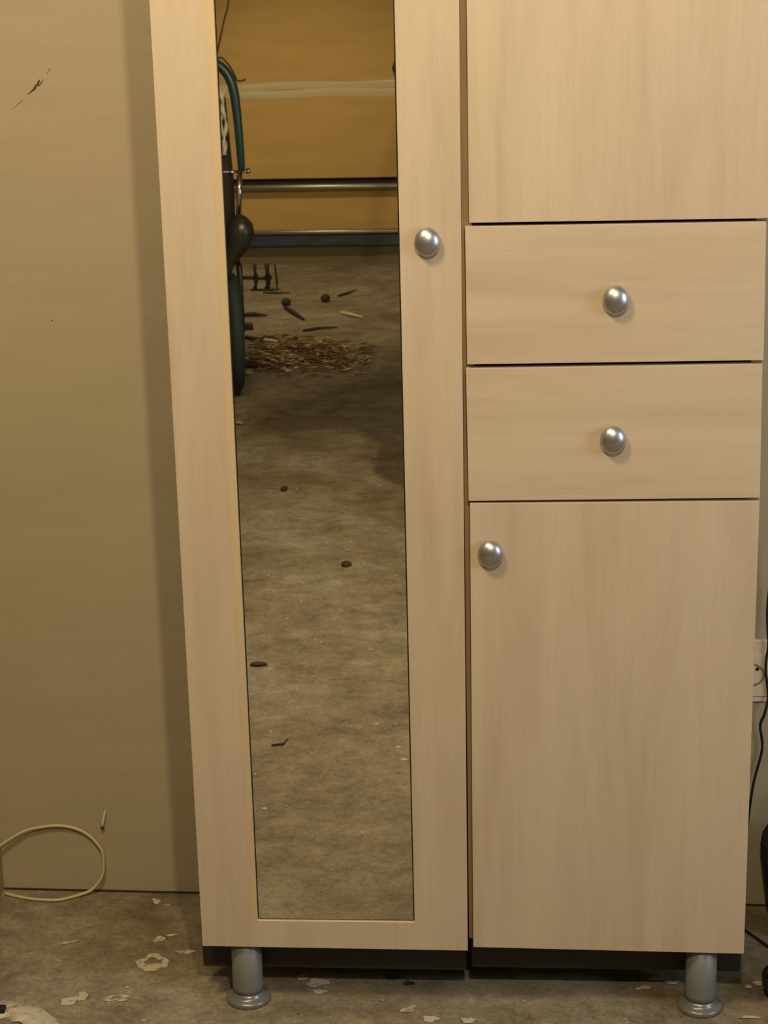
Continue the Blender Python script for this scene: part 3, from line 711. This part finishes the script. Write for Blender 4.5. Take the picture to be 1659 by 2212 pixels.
for s in (-1, 1): capsule(bm, [(PX + s * .09, -3.12, .80), (PX - .03 + s * .19, -3.06 - s * .02, .36), (PX - .05 + s * .22, -3.04 - s * .09, ZF + .09)], [.080, .052, .036])
PHX, PHZ = .5385, 1.540       # phone centre
for s, wr in ((-1, wrL), (1, wrR)):
    e = PHX + s * .0375
    palm = Vector((e + s * .030, -2.812, 1.515)); capsule(bm, [wr, (palm + Vector(wr)) / 2, palm], [.026, .027, .024], 12)
    add_ell(bm, palm + Vector((0, .0, .010)), (.016, .026, .042))
    for i, (dz, ln) in enumerate(((.040, .96), (.018, 1.05), (-.003, 1.0), (-.023, .84))):     # four fingers curled round the back of the phone
        z = 1.515 + dz; f = ln
        capsule(bm, [palm + Vector((0, .012, dz * .8)), Vector((e + s * .016, -2.778, z + .004)), Vector((e - s * .004 * f, -2.7655, z + .003)), Vector((e - s * .022 * f, -2.7665, z))], [.0098, .0090, .0082, .0070], 10)
    capsule(bm, [palm + Vector((-s * .002, -.014, -.012)), Vector((e + s * .008, -2.802, 1.527)), Vector((e - s * .012, -2.798, 1.548))], [.0125, .0108, .0088], 10)
body = remeshed('body', bm, M_skin, pe, .0055, 3)
bm = new_bm()       # jacket
add_ell(bm, (PX - .01, -3.145, 1.18), (.225, .135, .24)); add_ell(bm, (PX - .03, -3.14, .98), (.262, .135, .26)); add_ell(bm, (PX - .055, -3.13, .66), (.290, .15, .13)); add_tube(bm, [(PX, -3.13, .99), (PX - .03, -3.13, .80), (PX - .06, -3.13, .56)], [.205, .262, .298], 28)
capsule(bm, [(PX - .13, -3.15, 1.36), (PX + .13, -3.15, 1.36)], [.075, .075]); add_tube(bm, [(PX, -3.13, 1.36), (PX, -3.125, 1.455)], [.095, .072], 24)
for sh, el, wr in ((shL, elL, wrL), (shR, elR, wrR)):
    w2 = Vector(wr) * .93 + Vector(el) * .07; capsule(bm, [sh, (Vector(sh) + Vector(el)) / 2, el, (Vector(el) + w2) / 2], [.078, .068, .056, .050]); add_tube(bm, [(Vector(el) + w2) / 2, w2], [.050, .042], 16)
remeshed('jacket', bm, M_jacket, pe, .011, 8, 'dark brown jacket')
bm = new_bm()
add_ell(bm, (PX, -3.125, .78), (.18, .13, .14))
for s in (-1, 1):
    capsule(bm, [(PX + s * .09, -3.12, .76), (PX - .03 + s * .19, -3.055 - s * .02, .36)], [.098, .082]); add_tube(bm, [(PX - .03 + s * .19, -3.055 - s * .02, .36), (PX - .05 + s * .22, -3.035 - s * .09, ZF + .05)], [.082, .066], 18)
remeshed('trousers', bm, M_jeans, pe, .013, 6, 'dark denim trousers')
for s in (-1, 1):
    bm = new_bm(); add_ell(bm, (PX - .05 + s * .225, -2.96 - s * .09, ZF + .04), (.046, .13, .045)); add_ell(bm, (PX - .05 + s * .222, -3.04 - s * .09, ZF + .065), (.042, .055, .062))
    for v_ in bm.verts: v_.co.z = max(v_.co.z, ZF + .001)
    remeshed('shoe', bm, M_black, pe, .008, 4)
bm = new_bm()
add_ell(bm, Hd + Vector((0, -.026, .045)), (.086, .098, .090)); add_ell(bm, Hd + Vector((0, -.060, -.005)), (.074, .062, .075)); add_ell(bm, Hd + Vector((0, .035, .092)), (.066, .052, .032))
remeshed('hair', bm, M_hair, pe, .007, 3)
for s in (-1, 1):
    bm = new_bm(); add_ell(bm, Hd + Vector((s * .033, .0735, .006)), (.0125, .010, .0085)); e_ = part('eye', bm, M_eye, pe, smooth=True)
    bm = new_bm(); add_ell(bm, Hd + Vector((s * .033, .0805, .005)), (.0055, .0040, .0055)); part('iris', bm, M_iris, e_, smooth=True)
bm = new_bm(); add_ell(bm, Hd + Vector((0, .0885, -.067)), (.021, .0055, .0085)); part('lips', bm, M_lip, pe, smooth=True)

ph = thing('phone', 'black phone held upright in front of the face in both hands', 'phone', (PHX, -2.785, PHZ))
bm = new_bm(); add_box(bm, PHX - .036, PHX + .036, -2.790, -2.7825, PHZ - .074, PHZ + .074); part('phone_body', bm, M_black, ph, bevel=.003)
bm = new_bm(); add_box(bm, PHX - .033, PHX + .033, -2.7908, -2.7900, PHZ - .070, PHZ + .070); part('screen', bm, mat('phone_screen', (.02, .02, .02), .1), ph)
bm = new_bm(); add_lathe(bm, [(.008, -2.7825), (.008, -2.7805), (.006, -2.7805)], (PHX, 0, 1.5966), 'y', 20); part('lens', bm, M_chrome, ph)
